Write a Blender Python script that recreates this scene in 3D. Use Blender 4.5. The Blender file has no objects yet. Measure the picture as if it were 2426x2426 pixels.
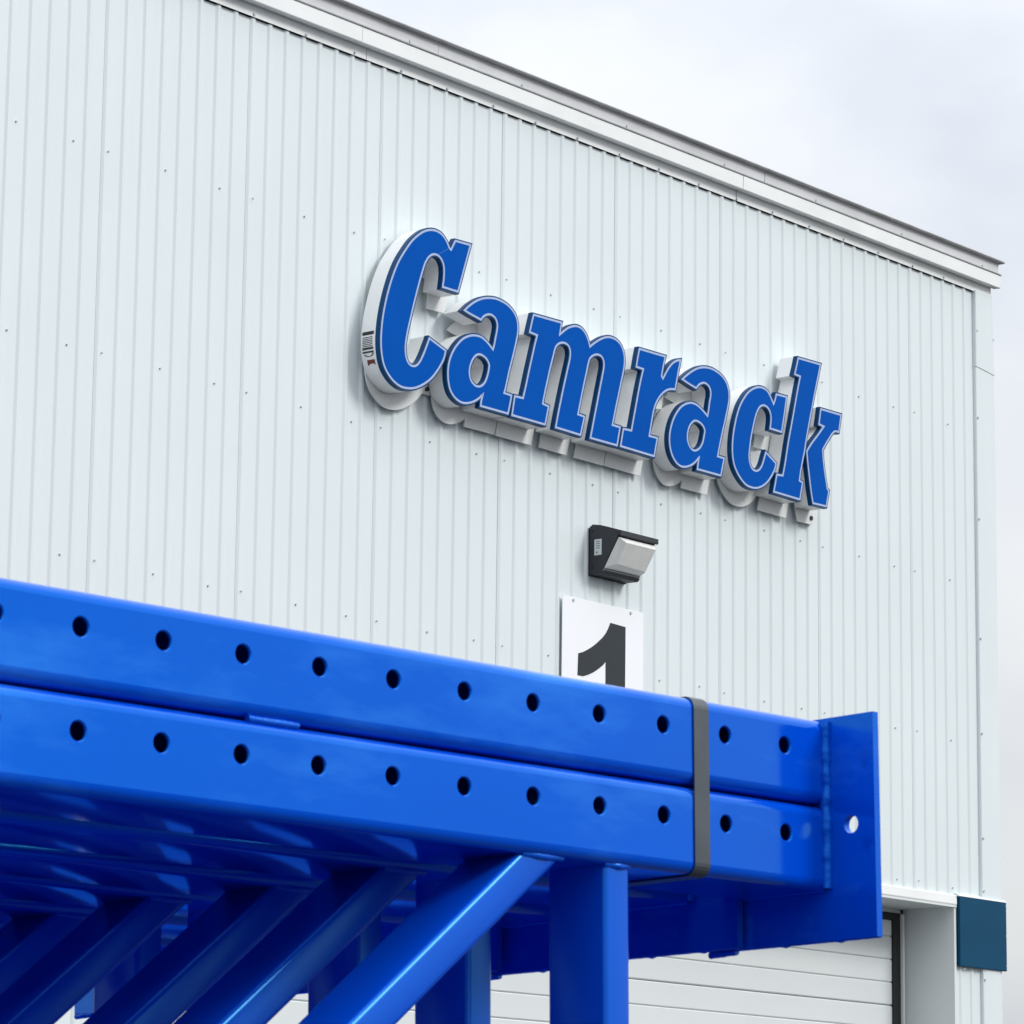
import bpy, bmesh, math, random
from mathutils import Vector, Matrix, noise
from mathutils.geometry import delaunay_2d_cdt
random.seed(7)
S = bpy.context.scene
COL = S.collection
R = math.radians

# ---------------------------------------------------------------- camera
cam_d = bpy.data.cameras.new('camera')
cam_d.sensor_width = 36; cam_d.lens = 130.435
cam_d.clip_start = .1; cam_d.clip_end = 2000
cam = bpy.data.objects.new('camera', cam_d); COL.objects.link(cam)
cam.matrix_world = Matrix((( .62896, -.15811, -.76119, -10.4196),
                           (-.777344, -.112715, -.618896, -11.20166),
                           ( .012056,  .980967, -.193799, 1.6),
                           (0, 0, 0, 1)))
cam_d.dof.use_dof = True; cam_d.dof.focus_distance = 14.0; cam_d.dof.aperture_fstop = 50
S.camera = cam

# ---------------------------------------------------------------- world: broken overcast over a Nishita sky
SUN_EL, SUN_AZ = R(36), R(158)     # azimuth measured from +Y clockwise (towards +X)
world = bpy.data.worlds.new('World'); S.world = world; world.use_nodes = True
nt = world.node_tree; nt.nodes.clear()
N = nt.nodes.new; Lk = nt.links.new
out = N('ShaderNodeOutputWorld'); bg = N('ShaderNodeBackground'); bg.inputs[1].default_value = 1.0
sky = N('ShaderNodeTexSky'); sky.sky_type = 'NISHITA'; sky.sun_disc = False
sky.sun_elevation = SUN_EL; sky.sun_rotation = SUN_AZ
sk = N('ShaderNodeVectorMath'); sk.operation = 'SCALE'; sk.inputs['Scale'].default_value = .10
Lk(sky.outputs[0], sk.inputs[0])
tc = N('ShaderNodeTexCoord'); sep = N('ShaderNodeSeparateXYZ'); Lk(tc.outputs['Generated'], sep.inputs[0])
# clouds: flattened noise so that the banks lie along the horizon
mp = N('ShaderNodeMapping'); mp.inputs['Scale'].default_value = (1, 1, 1.7); Lk(tc.outputs['Generated'], mp.inputs[0])
mp.inputs['Location'].default_value = (.35, .1, .0)
n1 = N('ShaderNodeTexNoise'); n1.inputs['Scale'].default_value = 5.5; n1.inputs['Detail'].default_value = 5; n1.inputs['Roughness'].default_value = .45
Lk(mp.outputs[0], n1.inputs['Vector'])
cr = N('ShaderNodeValToRGB'); e = cr.color_ramp.elements
e[0].position = .30; e[0].color = (.62, .67, .76, 1); e[1].position = .60; e[1].color = (.94, .955, .97, 1)
m_ = e.new(.46); m_.color = (.83, .86, .91, 1)
Lk(n1.outputs[0], cr.inputs[0])
# overcast luminance rises towards the zenith
mr = N('ShaderNodeMapRange'); mr.inputs[1].default_value = 0; mr.inputs[2].default_value = 1
mr.inputs[3].default_value = .575; mr.inputs[4].default_value = 1.85; Lk(sep.outputs[2], mr.inputs[0])
cs = N('ShaderNodeVectorMath'); cs.operation = 'SCALE'; Lk(cr.outputs[0], cs.inputs[0]); Lk(mr.outputs[0], cs.inputs['Scale'])
mx = N('ShaderNodeMix'); mx.data_type = 'RGBA'; mx.inputs[0].default_value = .93
Lk(sk.outputs[0], mx.inputs[6]); Lk(cs.outputs[0], mx.inputs[7])
Lk(mx.outputs[2], bg.inputs[0]); Lk(bg.outputs[0], out.inputs[0])

sun_d = bpy.data.lights.new('sun', 'SUN'); sun_d.energy = 1.5; sun_d.angle = R(18); sun_d.color = (1, .975, .94)
sun = bpy.data.objects.new('sun', sun_d); COL.objects.link(sun)
sd = Vector((math.sin(SUN_AZ)*math.cos(SUN_EL), math.cos(SUN_AZ)*math.cos(SUN_EL), math.sin(SUN_EL)))
sun.rotation_euler = sd.to_track_quat('Z', 'Y').to_euler(); sun.location = (20, -30, 40)

S.view_settings.view_transform = 'Standard'; S.view_settings.look = 'None'
S.view_settings.exposure = 0.28; S.view_settings.gamma = 1; S.view_settings.use_curve_mapping = False

# ---------------------------------------------------------------- helpers
def empty(name, label, cat, loc=(0, 0, 0), group=None):
    o = bpy.data.objects.new(name, None); COL.objects.link(o); o.location = loc
    o['label'] = label; o['category'] = cat
    if group: o['group'] = group
    return o
def mesh_obj(name, verts, faces, mats, parent=None, smooth=False, mi=None, kind=None, label=None, recalc=True):
    me = bpy.data.meshes.new(name); me.from_pydata([tuple(v) for v in verts], [], faces)
    if not isinstance(mats, (list, tuple)): mats = [mats]
    for m in mats: me.materials.append(m)
    if mi: me.polygons.foreach_set('material_index', mi)
    if recalc:
        bm = bmesh.new(); bm.from_mesh(me); bmesh.ops.recalc_face_normals(bm, faces=bm.faces); bm.to_mesh(me); bm.free()
    if smooth:
        me.polygons.foreach_set('use_smooth', [True]*len(me.polygons))
        me.set_sharp_from_angle(angle=R(40)) if hasattr(me, 'set_sharp_from_angle') else None
    o = bpy.data.objects.new(name, me); COL.objects.link(o)
    if parent is not None:
        o.parent = parent
        if parent.type == 'EMPTY' or True:
            o.matrix_parent_inverse = Matrix.Identity(4)
    if kind: o['kind'] = kind
    if label: o['label'] = label
    return o
class MB:
    def __init__(s): s.v = []; s.f = []; s.m = []
    def add(s, v, f, m=0):
        n = len(s.v); s.v += [tuple(x) for x in v]; s.f += [[i+n for i in q] for q in f]; s.m += [m]*len(f)
    def box(s, x0, x1, y0, y1, z0, z1, m=0, b=0):
        if b:
            bm = bmesh.new(); bmesh.ops.create_cube(bm, size=1)
            for v in bm.verts: v.co = Vector(((x0+x1)/2+v.co.x*(x1-x0), (y0+y1)/2+v.co.y*(y1-y0), (z0+z1)/2+v.co.z*(z1-z0)))
            bmesh.ops.bevel(bm, geom=list(bm.edges), offset=b, segments=2, affect='EDGES', profile=.5)
            bm.verts.index_update()
            s.add([v.co.copy() for v in bm.verts], [[v.index for v in f.verts] for f in bm.faces], m); bm.free(); return
        v = [(x, y, z) for x in (x0, x1) for y in (y0, y1) for z in (z0, z1)]
        s.add(v, [[0,1,3,2],[4,6,7,5],[0,4,5,1],[2,3,7,6],[0,2,6,4],[1,5,7,3]], m)
    def cyl(s, c, axis, r, h, n=12, r2=None, m=0):
        a = Vector(axis).normalized(); u = a.orthogonal().normalized(); w = a.cross(u); c = Vector(c)
        r2 = r if r2 is None else r2
        v = [c+(u*math.cos(t)+w*math.sin(t))*r for t in [2*math.pi*i/n for i in range(n)]]
        v += [c+a*h+(u*math.cos(t)+w*math.sin(t))*r2 for t in [2*math.pi*i/n for i in range(n)]]
        f = [[i, (i+1) % n, n+(i+1) % n, n+i] for i in range(n)]+[list(range(n))[::-1], list(range(n, 2*n))]
        s.add(v, f, m)
    def prism_x(s, prof, x0, x1, m=0):      # prof: (y,z) polygon extruded along x
        n = len(prof); v = [(x0, y, z) for y, z in prof]+[(x1, y, z) for y, z in prof]
        s.add(v, [[i, (i+1) % n, n+(i+1) % n, n+i] for i in range(n)]+[list(range(n))[::-1], list(range(n, 2*n))], m)
    def obj(s, name, mats, parent=None, **k): return mesh_obj(name, s.v, s.f, mats, parent, mi=s.m, **k)

def node_mat(name, color, rough=.5, metal=0., spec=.5, tint=None, coat=0., coat_r=.05, bump=0., bscale=8., var=0., vscale=3., detail=4, bdist=.01,
             dirt_sheen=None, dirt_sheen_amt=0., dirt_sheen_scale=(1, 1, 1), rvar=0., trans=0., ior=None, stretch=(1,1,1)):
    m = bpy.data.materials.new(name); m.use_nodes = True; t = m.node_tree; b = t.nodes['Principled BSDF']
    b.inputs['Roughness'].default_value = rough; b.inputs['Metallic'].default_value = metal
    b.inputs['Specular IOR Level'].default_value = spec; b.inputs['Coat Weight'].default_value = coat; b.inputs['Coat Roughness'].default_value = coat_r
    b.inputs['Transmission Weight'].default_value = trans
    if tint: b.inputs['Specular Tint'].default_value = (*tint, 1)
    if ior: b.inputs['IOR'].default_value = ior
    c = t.nodes.new('ShaderNodeTexCoord'); src = c.outputs['Object']
    mpp = t.nodes.new('ShaderNodeMapping'); mpp.inputs['Scale'].default_value = stretch; t.links.new(src, mpp.inputs[0]); srcs = mpp.outputs[0]
    col = None
    rgb = t.nodes.new('ShaderNodeRGB'); rgb.outputs[0].default_value = (*color, 1); col = rgb.outputs[0]
    if var:
        n = t.nodes.new('ShaderNodeTexNoise'); n.inputs['Scale'].default_value = vscale; n.inputs['Detail'].default_value = detail; t.links.new(srcs, n.inputs['Vector'])
        r = t.nodes.new('ShaderNodeMapRange'); r.inputs[1].default_value = .3; r.inputs[2].default_value = .7; r.inputs[3].default_value = 1-var; r.inputs[4].default_value = 1+var
        t.links.new(n.outputs[0], r.inputs[0])
        s = t.nodes.new('ShaderNodeVectorMath'); s.operation = 'SCALE'; t.links.new(col, s.inputs[0]); t.links.new(r.outputs[0], s.inputs['Scale']); col = s.outputs[0]
    if dirt_sheen:
        mp2 = t.nodes.new('ShaderNodeMapping'); mp2.inputs['Scale'].default_value = dirt_sheen_scale; t.links.new(src, mp2.inputs[0])
        n = t.nodes.new('ShaderNodeTexNoise'); n.inputs['Scale'].default_value = 1; n.inputs['Detail'].default_value = 6; n.inputs['Roughness'].default_value = .65; t.links.new(mp2.outputs[0], n.inputs['Vector'])
        r = t.nodes.new('ShaderNodeMapRange'); r.inputs[1].default_value = .5; r.inputs[2].default_value = .8; r.inputs[3].default_value = 0; r.inputs[4].default_value = dirt_sheen_amt; t.links.new(n.outputs[0], r.inputs[0])
        x = t.nodes.new('ShaderNodeMix'); x.data_type = 'RGBA'; t.links.new(r.outputs[0], x.inputs[0]); t.links.new(col, x.inputs[6]); x.inputs[7].default_value = (*dirt_sheen, 1); col = x.outputs[2]
    t.links.new(col, b.inputs['Base Color'])
    if rvar:
        n = t.nodes.new('ShaderNodeTexNoise'); n.inputs['Scale'].default_value = vscale*2.3; n.inputs['Detail'].default_value = 3; t.links.new(src, n.inputs['Vector'])
        r = t.nodes.new('ShaderNodeMapRange'); r.inputs[3].default_value = rough-rvar; r.inputs[4].default_value = rough+rvar; t.links.new(n.outputs[0], r.inputs[0]); t.links.new(r.outputs[0], b.inputs['Roughness'])
    if bump:
        n = t.nodes.new('ShaderNodeTexNoise'); n.inputs['Scale'].default_value = bscale; n.inputs['Detail'].default_value = 3; t.links.new(srcs, n.inputs['Vector'])
        bp = t.nodes.new('ShaderNodeBump'); bp.inputs['Strength'].default_value = bump; bp.inputs['Distance'].default_value = bdist
        t.links.new(n.outputs[0], bp.inputs['Height']); t.links.new(bp.outputs[0], b.inputs['Normal'])
        if coat: t.links.new(bp.outputs[0], b.inputs['Coat Normal'])
    return m

M = {}
M['clad'] = node_mat('white_cladding', (.70, .765, .778), rough=.42, spec=.4, bump=.25, bscale=1.6, bdist=.004, var=.018, vscale=1.2, dirt_sheen=(.50, .54, .55), dirt_sheen_amt=.10, dirt_sheen_scale=(14, 14, .8))
M['trim'] = node_mat('white_trim', (.84, .86, .85), rough=.45, spec=.4, var=.03, vscale=5, dirt_sheen=(.5, .52, .50), dirt_sheen_amt=.16, dirt_sheen_scale=(3, 9, 9), bump=.15, bscale=6, bdist=.003)
M['trim2'] = node_mat('weathered_trim', (.62, .63, .64), rough=.5, spec=.35, var=.05, vscale=6, dirt_sheen=(.34, .34, .33), dirt_sheen_amt=.35, dirt_sheen_scale=(2, 12, 12))
M['roof'] = node_mat('roof_edge', (.33, .335, .34), rough=.8, var=.15, vscale=9)
M['door'] = node_mat('door_steel', (.70, .74, .74), rough=.5, var=.015, vscale=2, bump=.1, bscale=3, bdist=.003)
M['jamb'] = node_mat('jamb_flashing', (.70, .74, .74), rough=.5, var=.02, vscale=2)
M['seal_gap_shade'] = node_mat('rubber_seal_gap_shade', (.012, .014, .014), rough=.6)  # rubber, and the painted shade in the eave gap
M['teal'] = node_mat('dark_blue_metal', (.002, .056, .122), rough=.45, spec=.15, tint=(.4, .7, 1), var=.05, vscale=4, bump=.1, bscale=5, bdist=.004)
M['teal2'] = node_mat('dark_blue_edge', (.006, .035, .075), rough=.4)
M['screw'] = node_mat('screw_head', (.52, .56, .58), rough=.5, metal=.2)
M['blue'] = node_mat('blue_gloss_paint', (.0, .066, .62), rough=.12, rvar=.035, dirt_sheen=(.035, .20, .82), dirt_sheen_amt=.8, dirt_sheen_scale=(2.5, 4, 9), spec=.60, ior=1.8, tint=(.04, .66, 1), bump=.10, bscale=5, bdist=.0007, var=.05, vscale=5, stretch=(.5, 1, 1))  # pale blotches put cloud reflections into the paint colour
M['brace'] = node_mat('blue_brace_paint', (.0, .066, .60), rough=.27, spec=.60, ior=1.8, tint=(.12, .62, 1), bump=.12, bscale=9, bdist=.001, var=.06, vscale=6)
M['weld'] = node_mat('blue_paint_over_weld', (.0, .07, .60), rough=.32, spec=.6, ior=1.7, tint=(.1, .6, 1), bump=.5, bscale=160, bdist=.0012, var=.05, vscale=60)
M['strap'] = node_mat('steel_strapping', (.075, .09, .105), rough=.42, metal=.35, var=.15, vscale=20, bump=.1, bscale=60, bdist=.001)
M['face'] = node_mat('blue_acrylic', (.0, .078, .40), rough=.6, spec=.06, tint=(.05, .5, 1), var=.05, vscale=2.5, bump=.05, bscale=3, bdist=.003)
M['seam'] = node_mat('face_seam', (.01, .16, .50), rough=.5)
M['rim'] = node_mat('navy_trim_cap', (.001, .045, .15), rough=.4, spec=.25, tint=(.4, .7, 1))
M['line'] = node_mat('white_outline', (.36, .45, .66), rough=.4, var=.06, vscale=40)
M['ret'] = node_mat('white_return', (.88, .89, .89), rough=.35, spec=.4, var=.03, vscale=3, bump=.1, bscale=4, bdist=.003, dirt_sheen=(.5, .52, .52), dirt_sheen_amt=.18, dirt_sheen_scale=(6, 6, 5))
M['back'] = node_mat('pale_backing', (.74, .76, .75), rough=.5, var=.04, vscale=4)
M['sign'] = node_mat('white_sign_board', (.88, .90, .93), rough=.35, var=.01)
M['num'] = node_mat('charcoal_vinyl', (.024, .031, .037), rough=.55, spec=.3, var=.06, vscale=8)
M['lampb'] = node_mat('dark_bronze_housing', (.022, .026, .034), rough=.5, spec=.4, var=.1, vscale=20)
M['wood'] = node_mat('rough_timber', (.22, .15, .09), rough=.85, var=.2, vscale=12)
M['paper'] = node_mat('label_paper', (.62, .66, .68), rough=.6)
M['ink'] = node_mat('black_ink', (.015, .015, .015), rough=.6)
M['red'] = node_mat('dark_red_label', (.16, .03, .03), rough=.6)
M['lens'] = node_mat('frosted_prismatic_glass', (.95, .95, .93), rough=.18, spec=.5, trans=.15, ior=1.45, bump=.4, bscale=90, bdist=.002, var=.05, vscale=14)
M['refl'] = node_mat('lamp_reflector', (.75, .76, .74), rough=.3, metal=.5)
M['asph'] = node_mat('asphalt', (.035, .035, .034), rough=.9, var=.18, vscale=.6, bump=.5, bscale=60, bdist=.01)
M['conc'] = node_mat('concrete', (.22, .215, .205), rough=.85, var=.08, vscale=2)

# ---------------------------------------------------------------- ground
g = mesh_obj('ground', [(-600, -600, 0), (600, -600, 0), (600, 600, 0), (-600, 600, 0)], [[0, 1, 2, 3]], M['asph'], kind='structure')
ap = MB(); ap.box(-14, 9.5, -.45, -.04, -.05, .012); ap.obj('pavement', M['conc'], kind='structure')

# ---------------------------------------------------------------- warehouse
W = empty('warehouse', 'white ribbed metal warehouse with overhead door and stepped eave trim', 'building')
PITCH, PANW, SEAM0 = .917/8, .917, 3.264
XL, XR = -14.17, 7.62
OPL, OPR, HEAD = .81, 7.31, 3.555
TOP = 7.1035
def rib_profile(xs, n):
    p = []
    for i in range(n):
        c = xs+i*PITCH
        p += [(c-.0240, 0), (c-.0195, -.0008), (c-.0075, -.0082), (c+.0075, -.0082), (c+.0195, -.0008), (c+.0240, 0)]
    return p
k0 = math.ceil((XL-SEAM0)/PANW)
k = k0
while SEAM0+k*PANW < XR-.05:
    xs = SEAM0+k*PANW; xe = xs+PANW
    prof = rib_profile(xs, 8)
    # the lap edge stands 2 mm proud over the neighbour's rib
    lp_ = .0020 if abs(xs-3.264) < .01 or abs(xs-4.181) < .01 else .00035
    prof = [(prof[0][0]+.004, 0), (prof[0][0]+.004, -lp_), (prof[1][0]-.0002, -.0008-lp_), (prof[2][0], -.0082-lp_*.6), (prof[3][0], -.0082-lp_*.6)]+prof[4:]
    prof.append((xe-.0205, 0))
    if xe > XR: 
        prof = [q for q in prof if q[0] < XR]+[(XR, 0)]
    mb = MB()
    def strip(pr, z0, z1):
        zs = [z0]+[z for z in (1.5, 3.0, 4.5, 6.0) if z0 < z < z1]+[z1]
        v = [(x, y, z+(.0045 if z == TOP and y < -.006 else 0)) for z in zs for x, y in pr]; n = len(pr)
        f = [[a*n+i, a*n+i+1, (a+1)*n+i+1, (a+1)*n+i] for a in range(len(zs)-1) for i in range(n-1)]
        mb.add(v, f)
    def split(pr, x):
        a = [q for q in pr if q[0] < x]; b = [q for q in pr if q[0] >= x]
        if not a or not b: return pr, None
        q0, q1 = a[-1], b[0]; t = (x-q0[0])/max(1e-9, q1[0]-q0[0]); mid = (x, q0[1]+(q1[1]-q0[1])*t)
        return a+[mid], [mid]+b
    x0, x1 = prof[0][0], prof[-1][0]
    if x1 < OPL or x0 > OPR: strip(prof, 0.05, TOP)
    elif x0 > OPL and x1 < OPR: strip(prof, HEAD, TOP)
    elif x0 <= OPL: a, b = split(prof, OPL); strip(a, .05, TOP); strip(b, HEAD, TOP)
    else: a, b = split(prof, OPR); strip(a, HEAD, TOP); strip(b, .05, TOP)
    o = mb.obj('wall_panel', M['clad'], W, recalc=False)
    # screws of this panel, three to a purlin line
    sc = MB()
    for row, z in enumerate((.95, 1.83, 2.74, 3.60 if x0 > OPL else 3.52, 4.434, 5.348, 6.256)):
        for dx in (.016+.0, .385, .73):
            x = xs+dx+random.uniform(-.006, .006)
            if x > XR-.03: continue
            if OPL-.05 < x < OPR+.05 and z < HEAD+.03: continue
            zz = z+random.uniform(-.006, .006); y = -.0092 if dx < .1 else 0
            sc.cyl((x, y, zz), (random.uniform(-.2, .2), -1, random.uniform(-.1, .2)), .0052, .003, 10)
            sc.cyl((x, y-.003, zz), (0, -1, 0), .004, .004, 6)
    if sc.v: sc.obj('panel_screws', M['screw'], W, kind='stuff')
    k += 1

# corner trim in two lengths, the lower lapped under the upper
def corner(z0, z1, y, tilt, nm='corner_trim', dx=0.):
    v = []
    prof = [(7.598, .0), (7.598, y+.004), (7.602, y), (7.700, y-.0015), (7.797, y), (7.803, y+.006), (7.803, .20), (7.795, .20), (7.795, .0)]
    n = len(prof); zs = [z0, z1]
    v = [(x+dx-(.016 if (z == z1 and tilt and x > 7.7) else 0), yy, z+(tilt*(x-7.6) if z == z0 else 0)) for z in zs for x, yy in prof]
    f = [[i, (i+1) % n, n+(i+1) % n, n+i] for i in range(n)]+[list(range(n)), list(range(n, 2*n))[::-1]]
    mesh_obj(nm, v, f, M['clad'], W)
corner(6.655, 7.112, -.024, -.09)
corner(.05, 6.70, -.0205, 0, dx=.0015)
cs_ = MB()
for z in (6.87, 6.35, 5.75, 5.05, 4.5, 3.9, 3.6, 3.1, 2.6, 2.0): cs_.cyl((7.612, -.021, z), (0, -1, 0), .007, .006, 8)
cs_.cyl((7.79, -.021, 6.85), (0, -1, 0), .006, .006, 8)
cs_.obj('trim_screws', M['screw'], W, kind='stuff')

# eave: flashing strip, box gutter, upper fascia, dark roof edge; each in lapped lengths
def lengths(name, mat, prof, joints, x_end, lap=.004, label=None):
    xs = [XL]+[j for j in joints if j > XL]+[x_end]
    for i in range(len(xs)-1):
        off = .0012*(i % 2); mb = MB()
        mb.prism_x([(y-off, z-off*.5) for y, z in prof], xs[i]+(lap if i else 0), xs[i+1])
        mb.obj(name, mat, W)
JA = [2.20-3.01*q for q in range(5, -1, -1)]+[5.209]
JB = [2.113-3.01*q for q in range(5, -1, -1)]+[5.205]
JC = [2.68-2.98*q for q in range(5, -1, -1)]+[5.42]
lengths('eave_flashing', M['trim'], [(-.0125, 7.180), (-.0125, 7.107), (-.0150, 7.107), (-.0150, 7.185), (0, 7.185), (0, 7.180)], JA, 7.782, .005)
b = MB(); b.box(XL, 7.598, .0045, .0115, 7.06, 7.155); b.obj('eave_gap_shade', M['seal_gap_shade'], W)  # dark strip stands in for the shade in the gap behind the flashing
lengths('gutter', M['trim'], [(-.017, 7.164), (-.060, 7.160), (-.063, 7.163), (-.066, 7.232), (-.060, 7.238), (-.017, 7.238)], JB, 7.812, .004)
lengths('fascia', M['trim2'], [(-.010, 7.239), (-.070, 7.2395), (-.072, 7.2435), (-.052, 7.2505), (-.056, 7.312), (-.010, 7.312)], JC, 7.806, .004)
lengths('roof_edge', M['roof'], [(0.0, 7.313), (-.080, 7.311), (-.085, 7.318), (-.080, 7.325), (0.0, 7.325)], JC[:], 7.832, .003)
tips = MB()
x = 7.806
tips.add([(x, -.074, 7.239), (x+.022, -.070, 7.240), (x, -.02, 7.243), (x, -.074, 7.236), (x+.022, -.070, 7.238), (x, -.02, 7.240)], [[0, 1, 2], [5, 4, 3], [0, 3, 4, 1], [1, 4, 5, 2], [2, 5, 3, 0]])
tips.obj('drip_tip', M['trim2'], W)
es = MB()
for x in [SEAM0-PITCH*4+i*PITCH*3 for i in range(-40, 40)]:
    if XL < x < 7.6: es.cyl((x+random.uniform(-.01, .01), -.0168, 7.117+random.uniform(-.003, .003)), (0, -1, 0), .007, .006, 8)
for x in [XL+.3+i*.86 for i in range(26)]:
    if x < 7.75: es.cyl((x, -.054, 7.262), (0, -1, 0), .0055, .006, 8)
es.obj('eave_screws', M['screw'], W, kind='stuff')

# body of the building behind the cladding
b = MB()
b.box(XL, OPL-.01, .012, .30, 0, 7.15); b.box(OPR+.01, 7.795, .012, .32, 0, 7.15); b.box(OPL-.01, OPR+.01, .012, .30, HEAD-.012, 7.15)
b.obj('wall_core', M['trim'], W)
b = MB(); b.box(7.60, 7.795, .32, 22, 0, 7.15); b.obj('side_wall', M['clad'], W)
b = MB(); b.box(XL, 7.80, .0, 22, 7.155, 7.235); b.box(XL, 7.80, .0, 22, 7.235, 7.310); b.obj('roof', M['roof'], W)
b = MB(); b.box(XL, XL+.2, .32, 22, 0, 7.15); b.box(XL+.2, 7.6, 21.8, 22, 0, 7.15); b.obj('rear_wall', M['clad'], W)

# doorway: head drip, soffit, jambs, overhead door made of ribbed slats
DZ = .33
b = MB(); b.prism_x([(.02, 3.553), (-.018, 3.553), (-.020, 3.550), (-.021, 3.505), (-.018, 3.498), (.02, 3.498)], OPL-.02, 7.328); b.obj('head_flashing', M['trim'], W)
b = MB(); b.box(OPL-.02, OPR+.02, -.0175, DZ+.02, 3.486, 3.4975); b.obj('soffit', M['jamb'], W)
b = MB(); b.box(OPR, OPR+.022, -.012, DZ+.03, .0, 3.4855); b.obj('door_jamb', M['jamb'], W)
b = MB(); b.box(OPL-.022, OPL, -.012, DZ+.03, .0, 3.4855); b.obj('door_jamb', M['jamb'], W)
for xa in (7.268, .837):
    b = MB(); b.box(xa, xa+.015, DZ-.03, DZ+.02, 0, 3.455, b=.002); b.obj('door_stop', M['trim'], W)
b = MB(); b.box(7.284, 7.309, DZ-.004, DZ+.02, 0, 3.485); b.box(.812, .836, DZ-.004, DZ+.02, 0, 3.485); b.box(OPL+.003, OPR-.003, DZ-.004, DZ+.02, 3.463, 3.4855)
b.obj('door_frame', M['jamb'], W)
b = MB(); b.box(7.196, 7.267, DZ-.012, DZ+.02, 0, 3.462); b.box(.853, .924, DZ-.012, DZ+.02, 0, 3.462); b.box(.924, 7.196, DZ-.012, DZ+.02, 3.425, 3.462)
b.obj('weather_seal', M['seal_gap_shade'], W)
D = MB(); D.box(.93, 7.19, DZ+.030, DZ+.05, .02, 3.42); door = D.obj('overhead_door', M['door'], W, label='white ribbed overhead door set back in its opening')
zl = 2.943; edges = [zl+.1285*i for i in range(-23, 4)]
i = 0
edges = [e_ for e_ in edges if e_ > .02]+[3.424]
for i in range(len(edges)-1):
    z0, z1 = edges[i], edges[i+1]
    idx = round((z0-zl)/.1285); idx1 = idx+1
    g0 = .0045 if idx % 4 == 0 else .0018; g1 = .0045 if idx1 % 4 == 0 else .0018
    mb = MB(); y = DZ
    mb.prism_x([(DZ+.032, z0+g0*.5), (y+.005, z0+g0*.5), (y, z0+g0*.5+.006), (y, z1-g1*.5-.006), (y+.005, z1-g1*.5), (DZ+.032, z1-g1*.5)], .925, 7.195)
    mb.obj('slat', M['door'], door)

# blue metal cover on the corner, level with the door head
b = MB(); b.box(7.337, 7.833, -.034, -.0145, 3.160, 3.549, b=.004); cv = b.obj('corner_cover', M['teal'], W, label='dark blue square metal cover on the corner beside the door head')
b = MB(); b.box(7.345, 7.80, -.0142, .0, 3.166, 3.543); b.box(7.804, 7.826, -.0142, .05, 3.166, 3.543); b.obj('cover_return', M['teal2'], cv)
b = MB()
for (x, z) in ((7.826, 3.53), (7.826, 3.36), (7.826, 3.19), (7.40, 3.148), (7.62, 3.150), (7.79, 3.150)): b.cyl((x, -.030 if z > 3.155 else -.016, z), (0, -1, 0), .006, .007, 8)
b.obj('screws', M['screw'], cv, kind='stuff')
# small ledge strip above the cover
b = MB(); b.prism_x([(0, 3.5495), (-.036, 3.5495), (-.036, 3.5525), (-.0125, 3.568), (0, 3.568)], 7.33, 7.838); b.obj('ledge_flashing', M['clad'], W)

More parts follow.
